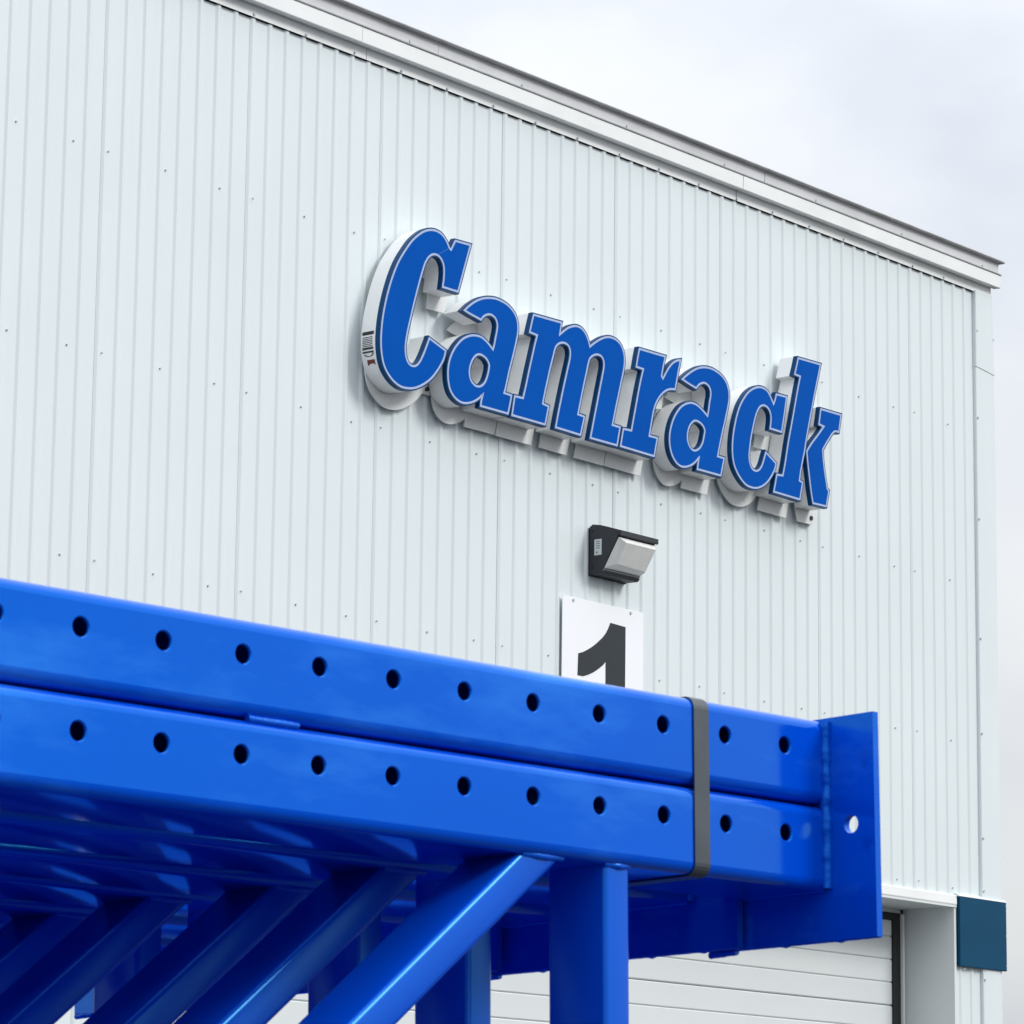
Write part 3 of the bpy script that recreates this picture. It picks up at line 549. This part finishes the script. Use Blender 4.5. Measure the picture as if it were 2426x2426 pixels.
def bead(pts, r_, seed, name='weld_bead'):
    """Rough weld bead: overlapping ripples swept along a polyline."""
    mb = MB(); sg = 12; rings = []; rr = random.Random(seed)
    P = []
    for a, b_ in zip(pts, pts[1:]):
        a, b_ = Vector(a), Vector(b_); m_2 = max(2, int((b_-a).length/.002))
        P += [a.lerp(b_, i/m_2) for i in range(m_2)]
    P.append(Vector(pts[-1]))
    vs = []
    for i, p_ in enumerate(P):
        d = (P[min(i+1, len(P)-1)]-P[max(i-1, 0)]).normalized(); u = d.orthogonal().normalized(); w = d.cross(u)
        q = r_*(1+.16*noise.noise(p_*55)+.10*noise.noise(p_*180)); off = Vector((noise.noise(p_*60), 0, 0))*.002
        vs += [p_+off+(u*math.cos(t)+w*math.sin(t))*q for t in [2*math.pi*j/sg for j in range(sg)]]
    mb.add(vs, [[i*sg+j, i*sg+(j+1) % sg, (i+1)*sg+(j+1) % sg, (i+1)*sg+j] for i in range(len(P)-1) for j in range(sg)]+[list(range(sg)), list(range(len(vs)-sg, len(vs)))])
    return mb
WT0, WT1, WB0, WB1 = -.0605, .0365, -.1605, -.0640
DROP = 1.07     # the frame's other pair of posts lies this far below
def brace_mesh(a, b_, wid=.040, v0=.010, v1=.098):
    """Closed channel between two points in the (u,w) plane, with rounded long edges."""
    mb = MB(); a, b_ = Vector(a), Vector(b_); d = (b_-a).normalized(); s_ = Vector((d.y, -d.x)); h = wid/2; c = .0065
    prof = []
    for (cq, cv, a0) in ((h-c, v0+c, -90), (h-c, v1-c, 0), (-h+c, v1-c, 90), (-h+c, v0+c, 180)):
        for t in range(5): an = R(a0+90*t/4); prof.append((cq+c*math.cos(an), cv+c*math.sin(an)))
    n = len(prof); vs = []
    for e_ in (a, b_):
        for q, v_ in prof:
            p_ = e_+s_*q
            # mitre the ends on the horizontal faces of the posts
            if abs(d.x) > .1: p_ = p_+d*((e_.y-p_.y)/d.y)
            vs.append((p_.x, v_, p_.y))
    mb.add(vs, [[i, (i+1) % n, n+(i+1) % n, n+i] for i in range(n)]+[list(range(n)), list(range(n, 2*n))])
    return mb
ORD = ['front', 'second', 'third', 'fourth', 'fifth', 'sixth', 'seventh', 'rearmost']
first = None
SPV = .198
NF = 7
for fi in range(NF):
    lab = ('blue steel rack frame at the front of the strapped bundle, facing the camera' if fi == 0 else
           'blue steel rack frame at the back of the bundle, farthest from the camera' if fi == NF-1 else
           'blue steel rack frame, %s from the front of the strapped bundle' % ORD[fi])
    if fi == 0:
        fr = empty('rack_frame', lab, 'rack frame', group='blue rack frames strapped in a bundle'); first = fr
        fr.matrix_world = BM
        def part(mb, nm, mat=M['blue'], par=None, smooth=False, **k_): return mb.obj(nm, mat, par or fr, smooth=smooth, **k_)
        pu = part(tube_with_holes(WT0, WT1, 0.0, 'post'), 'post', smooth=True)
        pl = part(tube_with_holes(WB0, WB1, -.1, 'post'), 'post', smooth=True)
        for src_, dz_ in ((pu, -DROP-.1), (pl, -DROP+.1)):
            c = src_.copy(); COL.objects.link(c); c.parent = fr; c.location = (0, 0, dz_)
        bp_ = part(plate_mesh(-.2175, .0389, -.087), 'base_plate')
        c = bp_.copy(); COL.objects.link(c); c.parent = fr; c.location = (0, 0, -DROP-.06+.061-.0)
        c.location = (0, 0, -DROP+.0575)
        part(bead([(U1+.0, -.0005, .034), (U1+.0, -.001, -.055), (U1-.001, .0005, -.063), (U1-.0005, -.0005, -.072), (U1-.001, -.0005, -.158)], .0068, 1), 'weld_bead', M['weld'], bp_, smooth=True)
        part(bead([(U1-.001, .004, -.1585), (U1-.001, DEP-.01, -.1585)], .0035, 4), 'weld_bead', M['weld'], bp_)
        part(bead([(U1+.006, .145, -.2185), (U1+.006, .187, -.2205)], .0045, 15), 'weld_spot', M['weld'], bp_, smooth=True)
        for uu in (.012, .132, .302):
            part(bead([(uu, .05, .0372), (uu+.028, .052, .0372)], .0032, 6), 'weld_spot', M['weld'], pu, smooth=True)
        for q in range(-3, 1):
            uu = .215+q*1.22
            part(bead([(uu, .006, -.0625), (uu+.066, .006, -.0625)], .0042, 5), 'weld_bead', M['weld'], pl, smooth=True)
        wt, wb = -.159, -DROP-.001+.0
        wb = -.1-DROP+.1605-.0+.0-.0
        wb = -(DROP)+.0365-.0+.0+.0-.0+.0-.0
        wb = -.159-(DROP-.1605-.0365)+.0-.0
        verts_u = [.7385]
        span = (wt-wb)/math.tan(R(38.6))
        dz0 = .6330
        sb_ = part(brace_mesh((.749, wt), (.749, wb)), 'strut', M['brace'], smooth=True)
        part(bead([(.730, .0125, wt-.0005), (.749, .0095, wt-.002), (.768, .0125, wt-.0005)], .0042, 12), 'weld_bead', M['weld'], sb_, smooth=True)
        u_ = dz0
        for q in range(2):
            db_ = part(brace_mesh((u_, wt), (u_-span, wb)), 'diagonal_brace', M['brace'], smooth=True)
            part(bead([(u_-.030, .0125, wt-.0005), (u_, .0095, wt-.002), (u_+.031, .0125, wt-.0005)], .0042, 8+q), 'weld_bead', M['weld'], db_, smooth=True)
            u2 = u_-span-.11
            part(brace_mesh((u2, wb), (u2, wt)), 'strut', M['brace'], smooth=True)
            u_ = u2-.11
    else:
        fr = first.copy(); COL.objects.link(fr); fr['label'] = lab
        sh = -.0135 if fi % 2 else 0.0
        fr.matrix_world = BM @ Matrix.Translation((sh+(-.004, 0, .003, -.002, .002, 0, -.003, .001)[fi], SPV*fi, (0, .001, -.001, .0015, 0, -.001, 0, .001)[fi]))
        for ch in [o for o in first.children]:
            c = ch.copy(); COL.objects.link(c); c.parent = fr
            for g2 in ch.children:
                d_ = g2.copy(); COL.objects.link(d_); d_.parent = c
# strap round the upper posts of the whole bundle
mb = MB(); sv0, sv1, sw0, sw1 = -.0012, DEP+.0012, WB0-.0012, WT1+.0012; r_ = .0137
path = []
for (cv_, cw, a0) in ((sv0+r_, sw1-r_, 180), (sv1-r_, sw1-r_, 90), (sv1-r_, sw0+r_, 0), (sv0+r_, sw0+r_, -90)):
    for i in range(7): a = R(a0-90*i/6); path.append((cv_+r_*math.cos(a), cw+r_*math.sin(a)))
n = len(path); vs = []
for (q, w) in path:
    cx_, cz_ = (sv0+sv1)/2, (sw0+sw1)/2
    vs += [(.8608, q, w), (.8852, q, w)]
inn = []
for (q, w) in path:
    dq = Vector((q-min(max(q, sv0+r_), sv1-r_), w-min(max(w, sw0+r_), sw1-r_))).normalized(); inn += [(.8608, q-dq.x*-.0009, w-dq.y*-.0009), (.8852, q-dq.x*-.0009, w-dq.y*-.0009)]
m2_ = len(vs); mb.add(vs+inn, [f for i in range(n) for f in ([2*i, 2*i+1, 2*((i+1) % n)+1, 2*((i+1) % n)], [m2_+2*i, m2_+2*((i+1) % n), m2_+2*((i+1) % n)+1, m2_+2*i+1], [2*i, 2*((i+1) % n), m2_+2*((i+1) % n), m2_+2*i], [2*i+1, m2_+2*i+1, m2_+2*((i+1) % n)+1, 2*((i+1) % n)+1])])
st = mb.obj('strap', M['strap']); st.matrix_world = BM
st['label'] = 'flat grey steel strap tied round the double posts of the front blue frame'; st['category'] = 'strap'

# trestles under the bundle (below the frame of the picture)
for i, (u_, lab) in enumerate(((.75, 'steel trestle under the right end of the blue frames'), (-3.0, 'steel trestle under the left end of the blue frames'))):
    t = empty('trestle', lab, 'trestle', group='trestles carrying the rack frames')
    base = BM @ Vector((u_, .75, 0)); t.location = (base.x, base.y, 0); t.rotation_euler = (0, 0, math.atan2(BU.y, BU.x))
    wtop = -DROP-.127
    zt = lambda vv: (BM @ Vector((u_, .75+vv, wtop))).z
    zl_ = min(zt(-.85), zt(.85))-.004
    mb = MB(); sl = (zt(.85)-zt(-.85))/1.7
    v = []
    for x_ in (-.05, .05):
        for y_ in (-.95, .95):
            for z_ in (-.1, 0): v.append((x_, y_, zt(0)+sl*y_+z_-.006))
    mb.add(v, [[0,1,3,2],[4,6,7,5],[0,4,5,1],[2,3,7,6],[0,2,6,4],[1,5,7,3]]); mb.obj('cross_beam', M['num'], t)
    for y_ in (-.8, .8):
        for x_ in (-.03, .03):
            top_ = zt(0)+sl*y_-.1; mb = MB(); mb.add([(x_-.02, y_-.02, top_), (x_+.02, y_-.02, top_), (x_+.02, y_+.02, top_), (x_-.02, y_+.02, top_), (x_*8-.02, y_-.02, 0), (x_*8+.02, y_-.02, 0), (x_*8+.02, y_+.02, 0), (x_*8-.02, y_+.02, 0)], [[0,1,2,3],[4,7,6,5],[0,4,5,1],[1,5,6,2],[2,6,7,3],[3,7,4,0]]); mb.obj('leg', M['num'], t)

# added unseen stack of blue posts, blocks bright wall reflections in the bundle's undersides
zb0 = .10
ps = empty('added_post_stack', 'added low stack of blue posts behind the bundle, blocks reflections in its undersides', 'rack posts')
base = BM @ Vector((.6, 3.1, 0)); ps.location = (base.x, base.y, 0); ps.rotation_euler = (0, 0, math.atan2(BU.y, BU.x))
mbp = MB(); mbp.box(-4.4, 4.4, -.055, .055, -.048, .048, b=.010)
for x_ in (-3.6, 0, 3.6):
    mb = MB(); mb.box(x_-.05, x_+.05, -.55, .55, 0, zb0, b=.004); mb.obj('added_timber_bearer', M['wood'], ps)
pm = None
for r_i in range(17):
    for c_i in range(7):
        if pm is None:
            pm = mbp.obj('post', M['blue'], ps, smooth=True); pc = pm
        else:
            pc = pm.copy(); COL.objects.link(pc)
        pc.location = (random.uniform(-.03, .03), -.42+.14*c_i+random.uniform(-.006, .006), zb0+.0495+.099*r_i)
